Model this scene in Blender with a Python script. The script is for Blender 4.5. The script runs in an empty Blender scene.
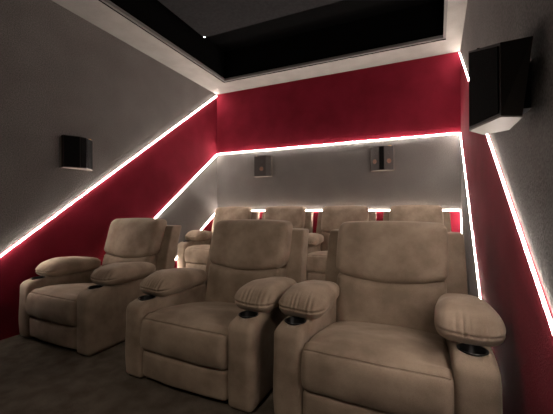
import bpy, bmesh, math, random
from mathutils import Vector, Matrix, noise
random.seed(4)
S = bpy.context.scene
COL = S.collection

# ---------------------------------------------------------------- numbers
W, H = 3.80, 3.155            # back wall width, ceiling height
S1, S2 = 2.085, 1.070         # heights of the two light lines on the back wall
FR = -7.2                     # y of the front wall
SK = -0.060                   # the right wall closes in towards the front
ML = (0.748, 0.740, 0.648)    # fall of the three lines on the left wall
MR = (0.64, 0.80, 1.9)    # and on the right wall
T = 0.12                      # wall thickness
TL, TB, TR = 0.418, 0.404, 0.174
RISER = 0.125
def wr(y): return W + SK * (-y)

# ---------------------------------------------------------------- helpers
def link(name, me, parent=None, mats=()):
    o = bpy.data.objects.new(name, me); COL.objects.link(o)
    for m in mats: me.materials.append(m)
    if parent: o.parent = parent
    return o
def mesh_from(name, verts, faces, smooth=True):
    me = bpy.data.meshes.new(name); me.from_pydata([tuple(v) for v in verts], [], faces); me.update()
    bm = bmesh.new(); bm.from_mesh(me)
    bmesh.ops.remove_doubles(bm, verts=bm.verts, dist=1e-6)
    bmesh.ops.recalc_face_normals(bm, faces=bm.faces)
    bm.to_mesh(me); bm.free()
    if smooth:
        for p in me.polygons: p.use_smooth = True
    return me
def thing(name, label, cat, loc=(0, 0, 0), rz=0, group=None):
    o = bpy.data.objects.new(name, None); COL.objects.link(o)
    o.empty_display_size = .1
    o.location = loc; o.rotation_euler = (0, 0, rz)
    return tag(o, label, cat, group)
def tag(o, label, cat, group=None):
    o['label'] = label; o['category'] = cat
    if group: o['group'] = group
    return o
def struct(o):
    o['kind'] = 'structure'; return o

def axis_samples(h, r, n, k=5):
    c = [h - r + r * math.sin(math.pi / 4 * i / k) / math.sin(math.pi / 4) for i in range(k + 1)]
    inner = h - r
    mid = [-inner + 2 * inner * i / n for i in range(1, n)]
    return [-v for v in reversed(c)] + mid + c
def rbox(name, hs, r, n=(8, 8, 8), puff=(0, 0, 0), fn=None, k=5):
    """rounded, softly inflated box, then bent by fn"""
    hx, hy, hz = hs
    A = [axis_samples(hx, r, n[0], k), axis_samples(hy, r, n[1], k), axis_samples(hz, r, n[2], k)]
    idx = {}; V = []; F = []
    def vid(i, j, l):
        key = (i, j, l)
        if key not in idx:
            q = Vector((A[0][i], A[1][j], A[2][l]))
            inn = Vector((max(-(hx - r), min(hx - r, q.x)), max(-(hy - r), min(hy - r, q.y)), max(-(hz - r), min(hz - r, q.z))))
            d = q - inn
            q = inn + d.normalized() * r
            a, b, c = q.x / hx, q.y / hy, q.z / hz
            q = Vector((q.x + a * puff[0] * (1 - b * b) * (1 - c * c), q.y + b * puff[1] * (1 - a * a) * (1 - c * c),
                        q.z + c * puff[2] * (1 - a * a) * (1 - b * b)))
            if fn: q = Vector(fn(q))
            idx[key] = len(V); V.append(q)
        return idx[key]
    N = [len(a) - 1 for a in A]
    for ax in range(3):
        u, v = [(1, 2), (2, 0), (0, 1)][ax]
        for side in (0, N[ax]):
            for i in range(N[u]):
                for j in range(N[v]):
                    quad = []
                    for di, dj in ((0, 0), (1, 0), (1, 1), (0, 1)):
                        t = [0, 0, 0]; t[ax] = side; t[u] = i + di; t[v] = j + dj
                        quad.append(vid(*t))
                    if side == 0: quad.reverse()
                    F.append(quad)
    return mesh_from(name, V, F)
def prism(name, pts, z0, z1, bevel=0.0, smooth=False):
    n = len(pts)
    V = [(x, y, z0) for x, y in pts] + [(x, y, z1) for x, y in pts]
    F = [list(range(n))[::-1], list(range(n, 2 * n))] + [[i, (i + 1) % n, n + (i + 1) % n, n + i] for i in range(n)]
    me = mesh_from(name, V, F, smooth)
    if bevel:
        bm = bmesh.new(); bm.from_mesh(me)
        bmesh.ops.bevel(bm, geom=bm.edges[:], offset=bevel, segments=2, affect='EDGES', profile=.6)
        bm.to_mesh(me); bm.free()
    return me
def tube(name, pts, rad, seg=8, closed=False):
    V = []; F = []; n = len(pts); pts = [Vector(p) for p in pts]
    for i, p in enumerate(pts):
        a = pts[i - 1] if (i or closed) else p; b = pts[(i + 1) % n] if (i < n - 1 or closed) else p
        t = (b - a).normalized(); up = Vector((0, 0, 1)) if abs(t.z) < .9 else Vector((0, 1, 0))
        s = t.cross(up).normalized(); u = s.cross(t)
        for k in range(seg):
            g = 2 * math.pi * k / seg
            V.append(p + s * math.cos(g) * rad + u * math.sin(g) * rad)
    for i in range(n if closed else n - 1):
        for k in range(seg):
            F.append([i * seg + k, i * seg + (k + 1) % seg, ((i + 1) % n) * seg + (k + 1) % seg, ((i + 1) % n) * seg + k])
    if not closed:
        F.append(list(range(seg))[::-1]); F.append([(n - 1) * seg + k for k in range(seg)])
    return mesh_from(name, V, F)
def lathe(name, prof, seg=40, cap=True):
    V = []; F = []
    for r, z in prof:
        for k in range(seg):
            g = 2 * math.pi * k / seg; V.append((r * math.cos(g), r * math.sin(g), z))
    for i in range(len(prof) - 1):
        for k in range(seg):
            F.append([i * seg + k, i * seg + (k + 1) % seg, (i + 1) * seg + (k + 1) % seg, (i + 1) * seg + k])
    if cap: F.append([(len(prof) - 1) * seg + k for k in range(seg)])
    return mesh_from(name, V, F)

# ---------------------------------------------------------------- materials
def mat(name, col, rough=.8, spec=.3, metal=0, emit=None, es=0):
    m = bpy.data.materials.new(name); m.use_nodes = True
    b = m.node_tree.nodes['Principled BSDF']
    b.inputs['Base Color'].default_value = (*col, 1); b.inputs['Roughness'].default_value = rough
    b.inputs['Specular IOR Level'].default_value = spec; b.inputs['Metallic'].default_value = metal
    if emit:
        b.inputs['Emission Color'].default_value = (*emit, 1); b.inputs['Emission Strength'].default_value = es
    return m
def textured(name, c1, c2, scale, rough=.9, spec=.15, bump=.2, bscale=300, sheen=0, detail=4, lo=.35, hi=.65, stretch=(1, 1, 1), bdist=.004, fine=None):
    m = mat(name, c1, rough, spec); nt = m.node_tree; N = nt.nodes; L = nt.links; b = N['Principled BSDF']
    tc = N.new('ShaderNodeTexCoord'); mp = N.new('ShaderNodeMapping'); mp.inputs['Scale'].default_value = stretch
    L.new(tc.outputs['Object'], mp.inputs['Vector'])
    n = N.new('ShaderNodeTexNoise'); n.inputs['Scale'].default_value = scale; n.inputs['Detail'].default_value = detail
    L.new(mp.outputs[0], n.inputs['Vector'])
    r = N.new('ShaderNodeValToRGB'); r.color_ramp.elements[0].position = lo; r.color_ramp.elements[1].position = hi
    r.color_ramp.elements[0].color = (*c1, 1); r.color_ramp.elements[1].color = (*c2, 1)
    L.new(n.outputs['Fac'], r.inputs['Fac'])
    n2 = N.new('ShaderNodeTexNoise'); n2.inputs['Scale'].default_value = bscale; n2.inputs['Detail'].default_value = 2
    L.new(mp.outputs[0], n2.inputs['Vector'])
    out = r.outputs['Color']
    if fine:
        mx = N.new('ShaderNodeMix'); mx.data_type = 'RGBA'; mx.blend_type = 'MULTIPLY'; mx.inputs[0].default_value = 1
        rr = N.new('ShaderNodeMapRange'); rr.inputs['From Min'].default_value = .3; rr.inputs['From Max'].default_value = .7
        rr.inputs['To Min'].default_value = 1 - fine; rr.inputs['To Max'].default_value = 1 + fine
        L.new(n2.outputs['Fac'], rr.inputs['Value']); L.new(out, mx.inputs[6]); L.new(rr.outputs[0], mx.inputs[7]); out = mx.outputs[2]
    L.new(out, b.inputs['Base Color'])
    bp = N.new('ShaderNodeBump'); bp.inputs['Strength'].default_value = bump; bp.inputs['Distance'].default_value = bdist
    L.new(n2.outputs['Fac'], bp.inputs['Height']); L.new(bp.outputs[0], b.inputs['Normal'])
    if sheen:
        b.inputs['Sheen Weight'].default_value = sheen; b.inputs['Sheen Roughness'].default_value = .45
        b.inputs['Sheen Tint'].default_value = (.9, .78, .65, 1)
    return m
SUEDE = textured('tan_suede', (.220, .166, .120), (.345, .268, .200), 6, .88, .12, .25, 420, sheen=.25, detail=6, lo=.36, hi=.66, bdist=.002, fine=.12)
SEAM = mat('seam_thread', (.10, .072, .05), .9, .1)
GREY = textured('grey_wall_fabric', (.142, .131, .123), (.168, .156, .147), 2.2, .95, .08, .7, 110, detail=6, bdist=.006, fine=.28, stretch=(1, 1, 1))
RED = textured('red_wall_fabric', (.145, .009, .018), (.185, .012, .025), 3, .95, .08, .5, 150, detail=6, bdist=.004, fine=.16)
CEIL = textured('soffit_paint', (.25, .235, .22), (.29, .27, .25), 5, .9, .1, .3, 90, bdist=.002, fine=.05)
LIP = mat('soffit_lip_paint', (.16, .15, .145), .8, .1)
BLACK = mat('black_velvet_lining', (.003, .003, .003), .95, .03)
PANEL = textured('dark_grey_ceiling_cloth', (.014, .0135, .014), (.02, .0195, .02), 30, .9, .1, .2, 200, fine=.1)
CARPET = textured('brown_carpet', (.10, .082, .062), (.18, .150, .118), 9, 1, .05, 1.0, 260, detail=8, lo=.3, hi=.7, bdist=.01, fine=.5)
CUP = mat('black_cup_plastic', (.006, .006, .006), .35, .4)
LED = mat('led_diffuser', (.9, .9, .9), .5, .2, emit=(1.0, .885, .80), es=100)
LEDB = mat('led_diffuser_back', (.9, .9, .9), .5, .2, emit=(1.0, .885, .80), es=200)
ALU = mat('led_channel', (.35, .34, .33), .5, .4)
CAB = mat('dark_brown_cabinet', (.032, .026, .022), .5, .3)
CABB = mat('pale_plate_and_lit_underside', (.19, .16, .135), .6, .3)  # strip light painted as a pale tone on speaker undersides; also grey mounting plates
GRILLE = textured('black_grille_cloth', (.005, .005, .005), (.009, .008, .008), 200, .9, .1, .4, 500)
FACE = mat('brown_baffle', (.036, .029, .025), .6, .3)
CONE = mat('copper_cone', (.16, .075, .045), .45, .4, .3)
GOLD = mat('gold_dot', (.8, .45, .12), .35, .5, .8)
GLOW = mat('lamp_lens', (.9, .9, .9), .5, .2, emit=(.9, .95, 1.0), es=6)

# ---------------------------------------------------------------- room shell
def poly_wall(name, mapf, polys, thick):
    """2-D polygons (s, z) with materials -> one slab; mapf(s,z,d) gives the 3-D point, d = depth behind the face"""
    me = bpy.data.meshes.new(name); bm = bmesh.new(); mats = []
    for pts, m in polys:
        if m not in mats: mats.append(m)
        a = [bm.verts.new(mapf(s, z, 0)) for s, z in pts]
        f = bm.faces.new(a); f.material_index = mats.index(m)
    bmesh.ops.remove_doubles(bm, verts=bm.verts, dist=1e-5)
    bmesh.ops.recalc_face_normals(bm, faces=bm.faces)
    S_ = [p[0] for ps, _ in polys for p in ps]; Z_ = [p[1] for ps, _ in polys for p in ps]
    s0, s1, z0, z1 = min(S_), max(S_), min(Z_), max(Z_)
    b = [bm.verts.new(mapf(s, z, thick)) for s, z in ((s0, z0), (s1, z0), (s1, z1), (s0, z1))]
    e = [bm.verts.new(mapf(s, z, .0005)) for s, z in ((s0, z0), (s1, z0), (s1, z1), (s0, z1))]
    bm.faces.new(b)
    for i in range(4): bm.faces.new([b[i], b[(i + 1) % 4], e[(i + 1) % 4], e[i]])
    bm.to_mesh(me); bm.free()
    return struct(link(name, me, None, mats))
D_ = -FR
def side_polys(m, hs):
    zA = [hs[0], 0]; a = hs[0] / m[0]; b = hs[1] / m[1]; c = hs[2] / m[2]
    D2 = D_
    return [([(0, H), (min(a, D2), 0 if a < D2 else H - m[0] * D2), (D2, 0), (D2, H)], GREY),
            ([(0, hs[1]), (b, 0), (a, 0), (0, H)], RED),
            ([(0, hs[2]), (c, 0), (b, 0), (0, hs[1])], GREY),
            ([(0, 0), (c, 0), (0, hs[2])], RED)]
poly_wall('wall_left', lambda s, z, d: (-d, -s, z), side_polys(ML, (H, S1, S2)), T)
poly_wall('wall_right', lambda s, z, d: (wr(-s) + d, -s, z), side_polys(MR, (H, S1, S2)), T)
poly_wall('wall_back', lambda s, z, d: (s, d, z), [([(-T, 0), (W + T, 0), (W + T, S2), (-T, S2)], RED),
          ([(-T, S2), (W + T, S2), (W + T, S1), (-T, S1)], GREY), ([(-T, S1), (W + T, S1), (W + T, H), (-T, H)], RED)], T)
poly_wall('wall_front', lambda s, z, d: (s, FR - d, z), [([(-T, 0), (W + T, 0), (W + T, H), (-T, H)], BLACK)], T)
struct(link('floor', prism('floor', [(-T, FR - T), (W + T, FR - T), (W + T, T), (-T, T)], -.1, 0), None, [CARPET]))
struct(link('trim_1', prism('riser', [(0.002, -1.55), (wr(-1.55) - .002, -1.55), (W - .002, -.002), (0.002, -.002)], .0005, RISER), None, [CARPET]))
# soffit ring round the recessed dark ceiling
FT = -6.6
def tr_x(y): return wr(y) - TR
ring_out = [(-T, FR - T), (W + T, FR - T), (W + T, T), (-T, T)]
ring_in = [(TL, FT), (tr_x(FT), FT), (tr_x(-TB), -TB), (TL, -TB)]
V = []; F = []
for z in (H, H + .5):
    V += [(x, y, z) for x, y in ring_out] + [(x, y, z) for x, y in ring_in]
for i in range(4):
    j = (i + 1) % 4
    F += [[i, j, 4 + j, 4 + i], [8 + i, 8 + j, 12 + j, 12 + i], [i, j, 8 + j, 8 + i], [4 + i, 4 + j, 12 + j, 12 + i]]
me = mesh_from('ceiling', V, F, False)
ce = link('ceiling', me, None, [CEIL, BLACK])
for p in me.polygons:
    c = p.center
    if H + .1 < c.z < H + .4 and TL - .01 < c.x < W - .1 and FT - .01 < c.y < -TB + .01: p.material_index = 1
struct(ce)
# thin lip round the opening
def inset(pts, d):
    cx = sum(p[0] for p in pts) / 4; cy = sum(p[1] for p in pts) / 4
    return [(x + (d if x < cx else -d), y + (d if y < cy else -d)) for x, y in pts]
a = inset(ring_in, .0); b = inset(ring_in, .03)
V = []; F = []
for z in (H + .012, H + .05): V += [(x, y, z) for x, y in a] + [(x, y, z) for x, y in b]
for i in range(4):
    j = (i + 1) % 4
    F += [[i, j, 4 + j, 4 + i], [8 + i, 8 + j, 12 + j, 12 + i], [i, j, 8 + j, 8 + i], [4 + i, 4 + j, 12 + j, 12 + i]]
struct(link('trim_2', mesh_from('lip', V, F, False), None, [LIP]))
# black top of the recess with a dark grey cloth panel let into it
ctop = link('trim_3', prism('recess_top', [(TL - .1, FT - .1), (W - .1, FT - .1), (W - .1, -TB + .1), (TL - .1, -TB + .1)], H + .5, H + .56), None, [BLACK]); struct(ctop)
struct(link('trim_4', prism('panel', [(.61, FT + .2), (3.1, FT + .2), (3.1, -1.19), (.61, -1.19)], H + .30, H + .499), None, [PANEL]))
# skirting along the side walls
# ---------------------------------------------------------------- light lines
def strip(p0, p1, nrm, label, group='glowing light lines on the walls', w=.0095):
    p0 = Vector(p0); p1 = Vector(p1); nrm = Vector(nrm).normalized(); t = (p1 - p0).normalized(); s = t.cross(nrm).normalized()
    root = thing('light_strip', label, 'light strip', p0, 0, group)
    def bar(hw, prof, ends):
        V = []; F = []; n = len(prof)
        for e in (t * .004, (p1 - p0) - t * .004):
            for u, h in prof: V.append(e + s * u + nrm * h)
        for i in range(n): F.append([i, (i + 1) % n, n + (i + 1) % n, n + i])
        F += [list(range(n))[::-1], list(range(n, 2 * n))]
        return mesh_from('bar', V, F, False)
    h = w / 2
    link('channel', bar(h, [(-h, .0008), (h, .0008), (h, .004), (-h, .004)], 0), root, [ALU])
    link('diffuser', bar(h, [(-h * .95, .0042), (-h * .95, .006), (-h * .6, .0095), (h * .6, .0095), (h * .95, .006), (h * .95, .0042)], 0), root, [LEDB if 'back wall' in label else LED])
    return root
gap = .012
for hz, m, nm in ((H - .02, ML[0], 'top one, from the ceiling corner down over the left wall'),
                  (S1, ML[1], 'middle one, between red band and grey band on the left wall'),
                  (S2, ML[2], 'lowest and shortest one on the left wall, beside the rear armchairs')):
    L_ = hz / m
    y1 = min(L_ - .03, 3.42)
    z_end = hz - m * y1
    y0 = .0
    if hz == S2: y1 = 1.42; z_end = hz - m * y1
    strip((0, -gap, hz - m * gap), (0, -y1, z_end), (1, 0, 0), 'slanting white light strip, ' + nm)
for hz, m, nm in ((H - .02, MR[0], 'outermost one on the right wall, running past the big speaker'),
                  (S1, MR[1], 'middle one on the right wall, left edge of its red band'),
                  (S2, MR[2], 'lowest one on the right wall, behind the nearest armchair')):
    y1 = min(hz / m - .03, 3.98)
    if hz == S2: y1 = .49
    strip((wr(-gap), -gap, hz - m * gap), (wr(-y1), -y1, hz - m * y1), (-1, SK, 0), 'slanting white light strip, ' + nm)
strip((gap, 0, S1), (W - gap, 0, S1), (0, -1, 0), 'level white light strip along the back wall under the red band')
strip((gap, 0, S2), (W - gap, 0, S2), (0, -1, 0), 'low level white light strip on the back wall behind the rear armchairs')

# ---------------------------------------------------------------- armchair
def yf(z): d = z - .33; return .585 + .18 * d + .15 * d * d
def soft(q, a=.004, f=6.0, off=0.0):
    n = noise.noise(Vector((q[0] * f + off, q[1] * f, q[2] * f)))
    return n * a
def make_arm(s):
    def fn(q):
        y = q.y + .44; z = q.z + .255
        u = max(0, 1 - y / .14)
        if z > .2: z -= .035 * u * u * (z - .2) / .3
        x = q.x + s * .408
        # outward flare of the shoulders, slight waist below
        x += s * .006 * math.sin(min(1, z / .5) * math.pi) * (1 if q.x * s > 0 else 0)
        y += soft((x, y, z), .006, 4, 3)
        x += soft((x, y, z), .004, 5, 9)
        return (x, y, z)
    me = rbox('arm', (.079, .44, .25), .036, (6, 26, 16), (.004, .012, .004), fn)
    o = bpy.data.objects.new('arm_tmp', me); COL.objects.link(o)
    cm = lathe('cut', [(.0001, -.09), (.055, -.09), (.055, .1)], 40); 
    c = bpy.data.objects.new('cut_tmp', cm); COL.objects.link(c); c.location = (s * .406, .118, .47)
    md = o.modifiers.new('b', 'BOOLEAN'); md.operation = 'DIFFERENCE'; md.object = c; md.solver = 'EXACT'
    dg = bpy.context.evaluated_depsgraph_get(); dg.update()
    nm = bpy.data.meshes.new_from_object(o.evaluated_get(dg)); nm.name = 'arm'
    bpy.data.objects.remove(o); bpy.data.objects.remove(c)
    return nm
def make_pad(s):
    Z0 = .505
    def fn(q):
        y = q.y + .40; z = q.z + .588; x = q.x
        u = (y - .16) / .50
        k = 1 - .30 * max(0, u) ** 1.6
        z = Z0 - .004 + (z - Z0) * k * .89
        x *= 1 - .24 * max(0, u) ** 1.5
        g = max(0, 1 - (y - .13) / .22)
        if z > .54: z -= .055 * g * g * min(1, (z - .54) / .08)
        # front: domed roll-over, gathered on a low seam
        fx = 1 - (q.x / .14) ** 2
        w = max(0, 1 - (y - .17) / .14) if y > .17 else 1
        if q.y < -.10:
            y -= .012 * fx
            dz = (z - .553)
            gather = math.exp(-max(0, dz) / .058) * (1 if dz > 0 else math.exp(dz / .008))
            ph = q.x * 118 + 2.2 * noise.noise(Vector((q.x * 9, 2.0, s * 3.0)))
            ridge = (abs(math.sin(ph)) - .5)
            am = .6 + 1.1 * noise.noise(Vector((q.x * 22, 5.0 + s, 1.0)))
            ridge *= am
            y -= .013 * gather * ridge * w
            z += .008 * gather * ridge * w
            y += .012 * math.exp(-(dz / .007) ** 2) * w
        z += soft((x, y, z), .007, 7, s * 5) * (1 if z > .53 else .3)
        return (x + s * .401, y, z)
    return rbox('arm_pad', (.134, .258, .082), .062, (34, 26, 12), (.010, .012, .018), fn, 7)
def make_seat():
    P = [(.66, .22), (.665, .33), (.60, .372), (.45, .405), (.28, .432), (.14, .440), (.06, .432), (.018, .418), (.004, .4075), (.007, .403), (-.010, .396),
         (-.026, .365), (-.034, .310), (-.027, .255), (-.008, .222), (.03, .212), (.30, .20)]
    def cr(p0, p1, p2, p3, t):
        return tuple(.5 * ((2 * b) + (-a + c) * t + (2 * a - 5 * b + 4 * c - d) * t * t + (-a + 3 * b - 3 * c + d) * t ** 3) for a, b, c, d in zip(p0, p1, p2, p3))
    prof = []
    n = len(P)
    for i in range(n):
        for k in range(5): prof.append(cr(P[i - 1], P[i], P[(i + 1) % n], P[(i + 2) % n], k / 5))
    w, r = .331, .045
    xs = axis_samples(w, r, 34, 7)
    V = []; F = []
    for x in xs:
        e = max(0, abs(x) - (w - r)) / r
        ins = r * (1 - math.sqrt(max(0, 1 - e * e)))
        for (y, z) in prof:
            dy, dz = y - .30, z - .315
            if y < .05: a, b = (-1, 0) if z < .40 else (-.6, .6)
            elif z > .36: a, b = 0, 1
            else: a, b = (0, -.5)
            yy = y - a * ins; zz = z - b * ins
            X = x / w
            if z > .35: zz += -.022 * X * X * (1 if y > .05 else .2) + .008
            if z > .36 and y > .05:
                zz += .006 * math.sin(y * 11 + 1.2 * X) * (1 - X * X) + soft((x, y, 0), .010, 5, 7)
            if y < .05: yy += -.014 * (1 - X * X) + soft((x, 0, z), .006, 7, 1)
            V.append((x, yy, zz))
    m = len(prof)
    for i in range(len(xs) - 1):
        for k in range(m): F.append([i * m + k, i * m + (k + 1) % m, (i + 1) * m + (k + 1) % m, (i + 1) * m + k])
    F.append(list(range(m))[::-1]); F.append([(len(xs) - 1) * m + k for k in range(m)])
    return mesh_from('seat', V, F)
def make_footrest():
    def fn(q):
        return (q.x, q.y + .075 + soft(q, .006, 6, 2) + .012 * (1 - (q.x / .33) ** 2) * -1, q.z + .118)
    return rbox('footrest', (.327, .075, .091), .03, (24, 4, 8), (0, .016, 0), fn)
def seam_z(x): return .612 + .046 * (abs(x) / .345) ** 1.8
def folds(x, z, zs, amp):
    # short diagonal pulls at the two ends of the seam
    e = max(0, (abs(x) - .20) / .145)
    return amp * e * math.exp(-abs(z - zs) / .045) * math.sin((z - zs) * 190 + abs(x) * 70)
def make_head():
    h0 = .185
    def fn(q):
        x = q.x
        u = (q.z + h0) / (2 * h0)          # 0 seam .. 1 top
        zt = 1.004 + .010 * (1 - (x / .345) ** 2)
        z = seam_z(x) + (zt - seam_z(x)) * u
        t = q.y + .105
        x *= 1.0 + .012 * math.sin(u * math.pi)
        t += soft((x, z, 0), .012, 5, 4) + folds(x, z, seam_z(x), .0035)
        if q.y < 0: t += .012 * math.exp(-max(0, z - seam_z(x)) / .02)
        return (x, yf(z) + t, z)
    return rbox('head_cushion', (.343, .088, h0), .048, (34, 5, 22), (.006, .030, .002), fn, 7)
def make_lumbar():
    h0 = .165
    def fn(q):
        x = q.x; u = (q.z + h0) / (2 * h0)
        z = .30 + (seam_z(x) + .012 - .30) * u
        t = q.y + .118 + soft((x, z, 0), .010, 5, 14) + folds(x, z, seam_z(x), .004)
        return (x * (1 - .012 * u), yf(z) + t, z)
    return rbox('lumbar_cushion', (.338, .088, h0), .040, (30, 5, 18), (.004, .026, 0), fn, 7)
def make_shell():
    def fn(q):
        z = q.z + .505
        x = q.x * (1 - .03 * max(0, (z - .5) / .45))
        if z < .5: x *= .80 + .20 * max(0, (z - .35) / .15) if z > .35 else .80
        t = q.y + .228
        # the two wings come forward of the middle
        return (x, min(yf(z) + t, 1.06), z + soft((x, 0, z), .004, 6, 8))
    return rbox('back_shell', (.458, .068, .435), .018, (24, 4, 24), (.0, .004, .004), fn)
def make_chair(label, group):
    root = thing('recliner_armchair', label, 'armchair', (0, 0, 0), 0, group)
    base = rbox('base', (.325, .36, .085), .01, (2, 2, 2), (0, 0, 0), lambda q: (q.x, q.y + .51, q.z + .10))
    link('base', base, root, [SUEDE])
    for s in (-1, 1):
        a = link('arm', make_arm(s), root); a.data.materials.clear(); a.data.materials.append(SUEDE)
        # cup insert, part of the arm
        c = lathe('cup', [(.0595, .0005), (.0595, .0035), (.055, .0045), (.0515, .002), (.0505, -.004), (.046, -.075), (.0002, -.078)], 40, False)
        co = link('cup_holder', c, a, [CUP]); co.location = (s * .406, .118, .5005)
        link('arm_pad', make_pad(s), root, [SUEDE])
        # welt seams down the inner and outer front edge of the arm
    link('seat', make_seat(), root, [SUEDE])
    link('footrest', make_footrest(), root, [SUEDE])
    link('lumbar_cushion', make_lumbar(), root, [SUEDE])
    link('head_cushion', make_head(), root, [SUEDE])
    link('back_shell', make_shell(), root, [SUEDE])
    return root
def copy_tree(o, parent=None):
    c = o.copy(); COL.objects.link(c); c.parent = parent
    for ch in list(o.children): copy_tree(ch, c)
    return c
FG, BG = 'recliners in the front row', 'recliners in the back row'
chair = make_chair('', FG)
spots = [
 (.538, -3.148, -.036, 0, .975, 'tan suede recliner standing alone by the left wall, front row', FG),
 (1.947, -3.249, -.039, 0, 1.0, 'tan suede recliner in the middle of the front row', FG),
 (3.045, -3.274, -.040, 0, 1.01, 'nearest tan suede recliner, front row beside the right wall', FG),
 (.475, -1.085, 0, RISER, .92, 'tan recliner at the left end of the back row, its seat in view', BG),
 (1.400, -1.085, 0, RISER, .925, 'second tan recliner from the left in the back row', BG),
 (2.328, -1.085, 0, RISER, .925, 'third tan recliner from the left in the back row, second from the right wall', BG),
 (3.248, -1.085, 0, RISER, .91, 'tan recliner at the right end of the back row, mostly hidden by the nearest chair', BG)]
for i, (x, y, r, z, sx, lab, g) in enumerate(spots):
    o = chair if i == 0 else copy_tree(chair)
    o.location = (x, y, z); o.rotation_euler = (0, 0, r); o.scale = (sx, 1, 1); o['label'] = lab; o['group'] = g
    if z > 0:
        for ch in o.children:
            if ch.name.startswith('arm_pad'): ch.scale.x = .9

# ---------------------------------------------------------------- loudspeakers
def disc(name, c, n, r, m, parent, th=.004):
    c = Vector(c); n = Vector(n).normalized()
    me = lathe(name, [(r * .12, .004), (r * .3, .001), (r * .8, .003), (r, .006), (r * 1.12, .005), (r * 1.15, 0)], 24, False)
    bm = bmesh.new(); bm.from_mesh(me)
    bmesh.ops.holes_fill(bm, edges=bm.edges[:], sides=40)
    bm.to_mesh(me); bm.free()
    o = link(name, me, parent, [m]); o.location = c; o.rotation_mode = 'QUATERNION'; o.rotation_quaternion = n.to_track_quat('Z', 'Y')
    return o
def bipole(loc, rz, label, w=.33, d=.13, h=.34, dark=False):
    """local: wall at y=0, speaker comes out towards -y, bottom at z=0"""
    root = thing('wall_speaker', label, 'speaker', loc, rz, 'loudspeakers on the walls')
    b = w / 2; s = .032
    pts = [(-b, -.012), (-b, -.045), (-s, -d), (s, -d), (b, -.045), (b, -.012)]
    link('cabinet', prism('cab', pts, .006, h, .004), root, [CAB])
    pl = [(x * 1.03, y - (.004 if y < -.02 else -.002)) for x, y in pts]
    link('lit_underside', prism('lit_under', pl, 0, .006), root, [CABB])  # pale slab puts the strip's light into the colour of the underside
    link('mounting_plate', prism('mp', [(-b - .008, -.0005), (b + .008, -.0005), (b + .008, -.0115), (-b - .008, -.0115)], -.004, h - .02), root, [CABB])
    link('centre_grille', prism('gr', [(-s * .9, -d - .004), (s * .9, -d - .004), (s * .9, -d - .0002), (-s * .9, -d - .0002)], .012, h - .008), root, [GRILLE])
    for q in (-1, 1):
        p0 = Vector((q * s, -d, 0)); p1 = Vector((q * b, -.045, 0)); t = (p1 - p0).normalized(); n = Vector((t.y, -t.x, 0)) * (1 if q < 0 else 1)
        if n.y > 0: n = -n
        a = p0 + t * .006; c = p1 - t * .006
        f = prism('face', [(a.x, a.y), (c.x, c.y), (c.x + n.x * .003, c.y + n.y * .003), (a.x + n.x * .003, a.y + n.y * .003)], .012, h - .008)
        fo = link('baffle', f, root, [GRILLE if dark else FACE])
        if dark: continue
        m = (p0 + p1) / 2 + n * .003
        disc('driver', (m.x, m.y, h * .38), n, .028, CONE, fo)
        disc('tweeter', (m.x, m.y, h * .72), n, .014, CAB, fo)
    for k in (0, 1):
        g = rbox('dot', (.008, .003, .005), .0025, (2, 2, 2)); o = link('terminal', g, root, [GOLD]); o.location = (b * .62 + k * .022, -.0985 + k * .012, h + .002); o.location.z = h + .0035
        o.location.y = -.06
    return root
wk = thing('wall_speaker', 'small brown wedge speaker on the back wall, left one of two', 'speaker', (.945, 0, 1.635), 0, 'loudspeakers on the walls')
wp = [(-.155, -.012), (-.155, -.085), (-.140, -.105), (.075, -.105), (.135, -.05), (.135, -.012)]
link('cabinet', prism('cab', wp, .006, .34, .004), wk, [CAB])
link('lit_underside', prism('lit_under', [(x * 1.03, y - (.004 if y < -.02 else -.002)) for x, y in wp], 0, .006), wk, [CABB])
link('mounting_plate', prism('mp', [(-.163, -.0005), (.14, -.0005), (.14, -.0115), (-.163, -.0115)], -.004, .32), wk, [CABB])
wf = link('baffle', prism('bf', [(-.134, -.1052), (.070, -.1052), (.070, -.109), (-.134, -.109)], .014, .332), wk, [FACE])
disc('driver', (-.005, -.109, .125), (0, -1, 0), .030, CONE, wf)
disc('tweeter', (-.005, -.109, .245), (0, -1, 0), .015, CAB, wf)
wt = rbox('dot', (.010, .003, .005), .0025, (2, 2, 2)); wo = link('terminal', wt, wk, [GOLD]); wo.location = (-.11, -.07, .3435)
bipole((2.82, 0, 1.635), 0, 'small brown wedge speaker on the back wall, right one of two', .31, .12, .34)
bipole((0, -2.575, 1.53), math.pi / 2, 'black wedge speaker on the grey left wall above the light strip', .31, .12, .325, True)
# big black one on the right wall
root = thing('wall_speaker', 'large black speaker high on the right wall, nearest of all', 'speaker', (0, 0, 0), 0, 'loudspeakers on the walls')
yc = -3.42
P = [(3.421, -3.406), (3.483, -3.572), (3.546, -3.540), (3.552, -3.362), (3.484, -3.307)]
zb, zt = 1.39, 1.712
root.location = (wr(yc), yc, zb)
loc = [(x - wr(yc), y - yc) for x, y in P]
cab = prism('cab', loc, .006, zt - zb, 0)
for v in cab.vertices:
    if v.co.z > .2 and (v.co.x - loc[2][0]) ** 2 + (v.co.y - loc[2][1]) ** 2 < 1e-6: v.co.x += .020; v.co.y -= .030; v.co.z = .235; continue
    if v.co.z > .2: v.co.z = (.292, .232, .245, .30, .318)[min(range(5), key=lambda i: (v.co.x - loc[i][0]) ** 2 + (v.co.y - loc[i][1]) ** 2)]
link('cabinet', cab, root, [CAB])
link('lit_underside', prism('lit_under', loc, 0, .006), root, [CABB])
link('mounting_plate', prism('mp', [(-.0006, -.03), (-.0006, .05), (-.05, .05), (-.05, -.03)], .05, .20), root, [GRILLE])
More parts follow.
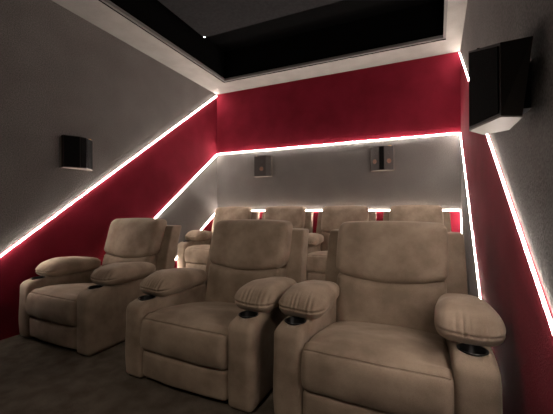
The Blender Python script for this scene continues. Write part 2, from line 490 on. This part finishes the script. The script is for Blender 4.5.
a, b = Vector((*loc[0], 0)), Vector((*loc[1], 0)); t = (b - a).normalized(); n = Vector((t.y, -t.x, 0)); n = n if n.x < 0 else -n
a2, b2 = a + t * .008, b - t * .008
fg = link('front_grille', prism('gr', [(a2.x, a2.y), (b2.x, b2.y), (b2.x + n.x * .004, b2.y + n.y * .004), (a2.x + n.x * .004, a2.y + n.y * .004)], .014, zt - zb - .01), root, [GRILLE])
for v in fg.data.vertices:
    if v.co.z > .2: v.co.z = .282 if v.co.y > 0 - .07 else .224
link('bracket', prism('br', [(loc[4][0] - .02, loc[4][1] + .002), (loc[4][0] - .012, loc[4][1] + .002), (loc[4][0] - .012, loc[4][1] + .03), (loc[4][0] - .02, loc[4][1] + .03)], .02, zt - zb + .02), root, [GRILLE])

# small spotlight at the edge of the ceiling cloth
sp = thing('ceiling_spotlight', 'tiny glowing spotlight in the dark recessed ceiling', 'ceiling light', (.63, -1.21, H + .30))
link('bezel', lathe('bz', [(.010, -.001), (.022, -.004), (.024, -.0005)], 24, False), sp, [CAB])
link('lens', lathe('ln', [(.0135, -.0045), (.008, -.008), (.0005, -.009)], 20, True), sp, [GLOW])

# ---------------------------------------------------------------- added fill light, world
def area(name, loc, target, size, energy, col, sy=None):
    l = bpy.data.lights.new(name, 'AREA'); l.energy = energy; l.color = col; l.size = size
    if sy: l.shape = 'RECTANGLE'; l.size_y = sy
    o = bpy.data.objects.new(name, l); COL.objects.link(o); o.location = loc
    o.rotation_euler = (Vector(target) - Vector(loc)).to_track_quat('-Z', 'Y').to_euler()
    return o
l = bpy.data.lights.new('chair_fill_spot', 'SPOT'); l.energy = 95; l.color = (1.0, .84, .70); l.spot_size = math.radians(48); l.spot_blend = .9; l.shadow_soft_size = .15  # added unseen spot, cone narrowed to brighten the front chairs only
lo = bpy.data.objects.new('chair_fill_spot', l); COL.objects.link(lo); lo.location = (2.6, -5.7, 3.05)
lo.rotation_euler = (Vector((2.1, -2.85, .5)) - lo.location).to_track_quat('-Z', 'Y').to_euler()
w = bpy.data.worlds.new('World'); S.world = w; w.use_nodes = True
w.node_tree.nodes['Background'].inputs[0].default_value = (.01, .01, .01, 1)

# ---------------------------------------------------------------- camera
cam = bpy.data.cameras.new('Camera'); co = bpy.data.objects.new('Camera', cam); COL.objects.link(co)
yaw, pitch, roll, f = .4125, .0038, -.0059, 314.78
Fv = Vector((-math.sin(yaw) * math.cos(pitch), math.cos(yaw) * math.cos(pitch), math.sin(pitch)))
R = Vector((math.cos(yaw), math.sin(yaw), 0)); U = R.cross(Fv)
R2 = R * math.cos(roll) + U * math.sin(roll); U2 = -R * math.sin(roll) + U * math.cos(roll)
M = Matrix((R2, U2, -Fv)).transposed().to_4x4(); M.translation = (3.2348, -4.7457, 1.1112)
co.matrix_world = M
cam.sensor_width = 36; cam.lens = f / 553 * 36; cam.clip_start = .05
S.camera = co
S.view_settings.view_transform = 'Standard'; S.view_settings.look = 'None'
S.view_settings.gamma = 1; S.view_settings.use_curve_mapping = False; S.view_settings.exposure = .15
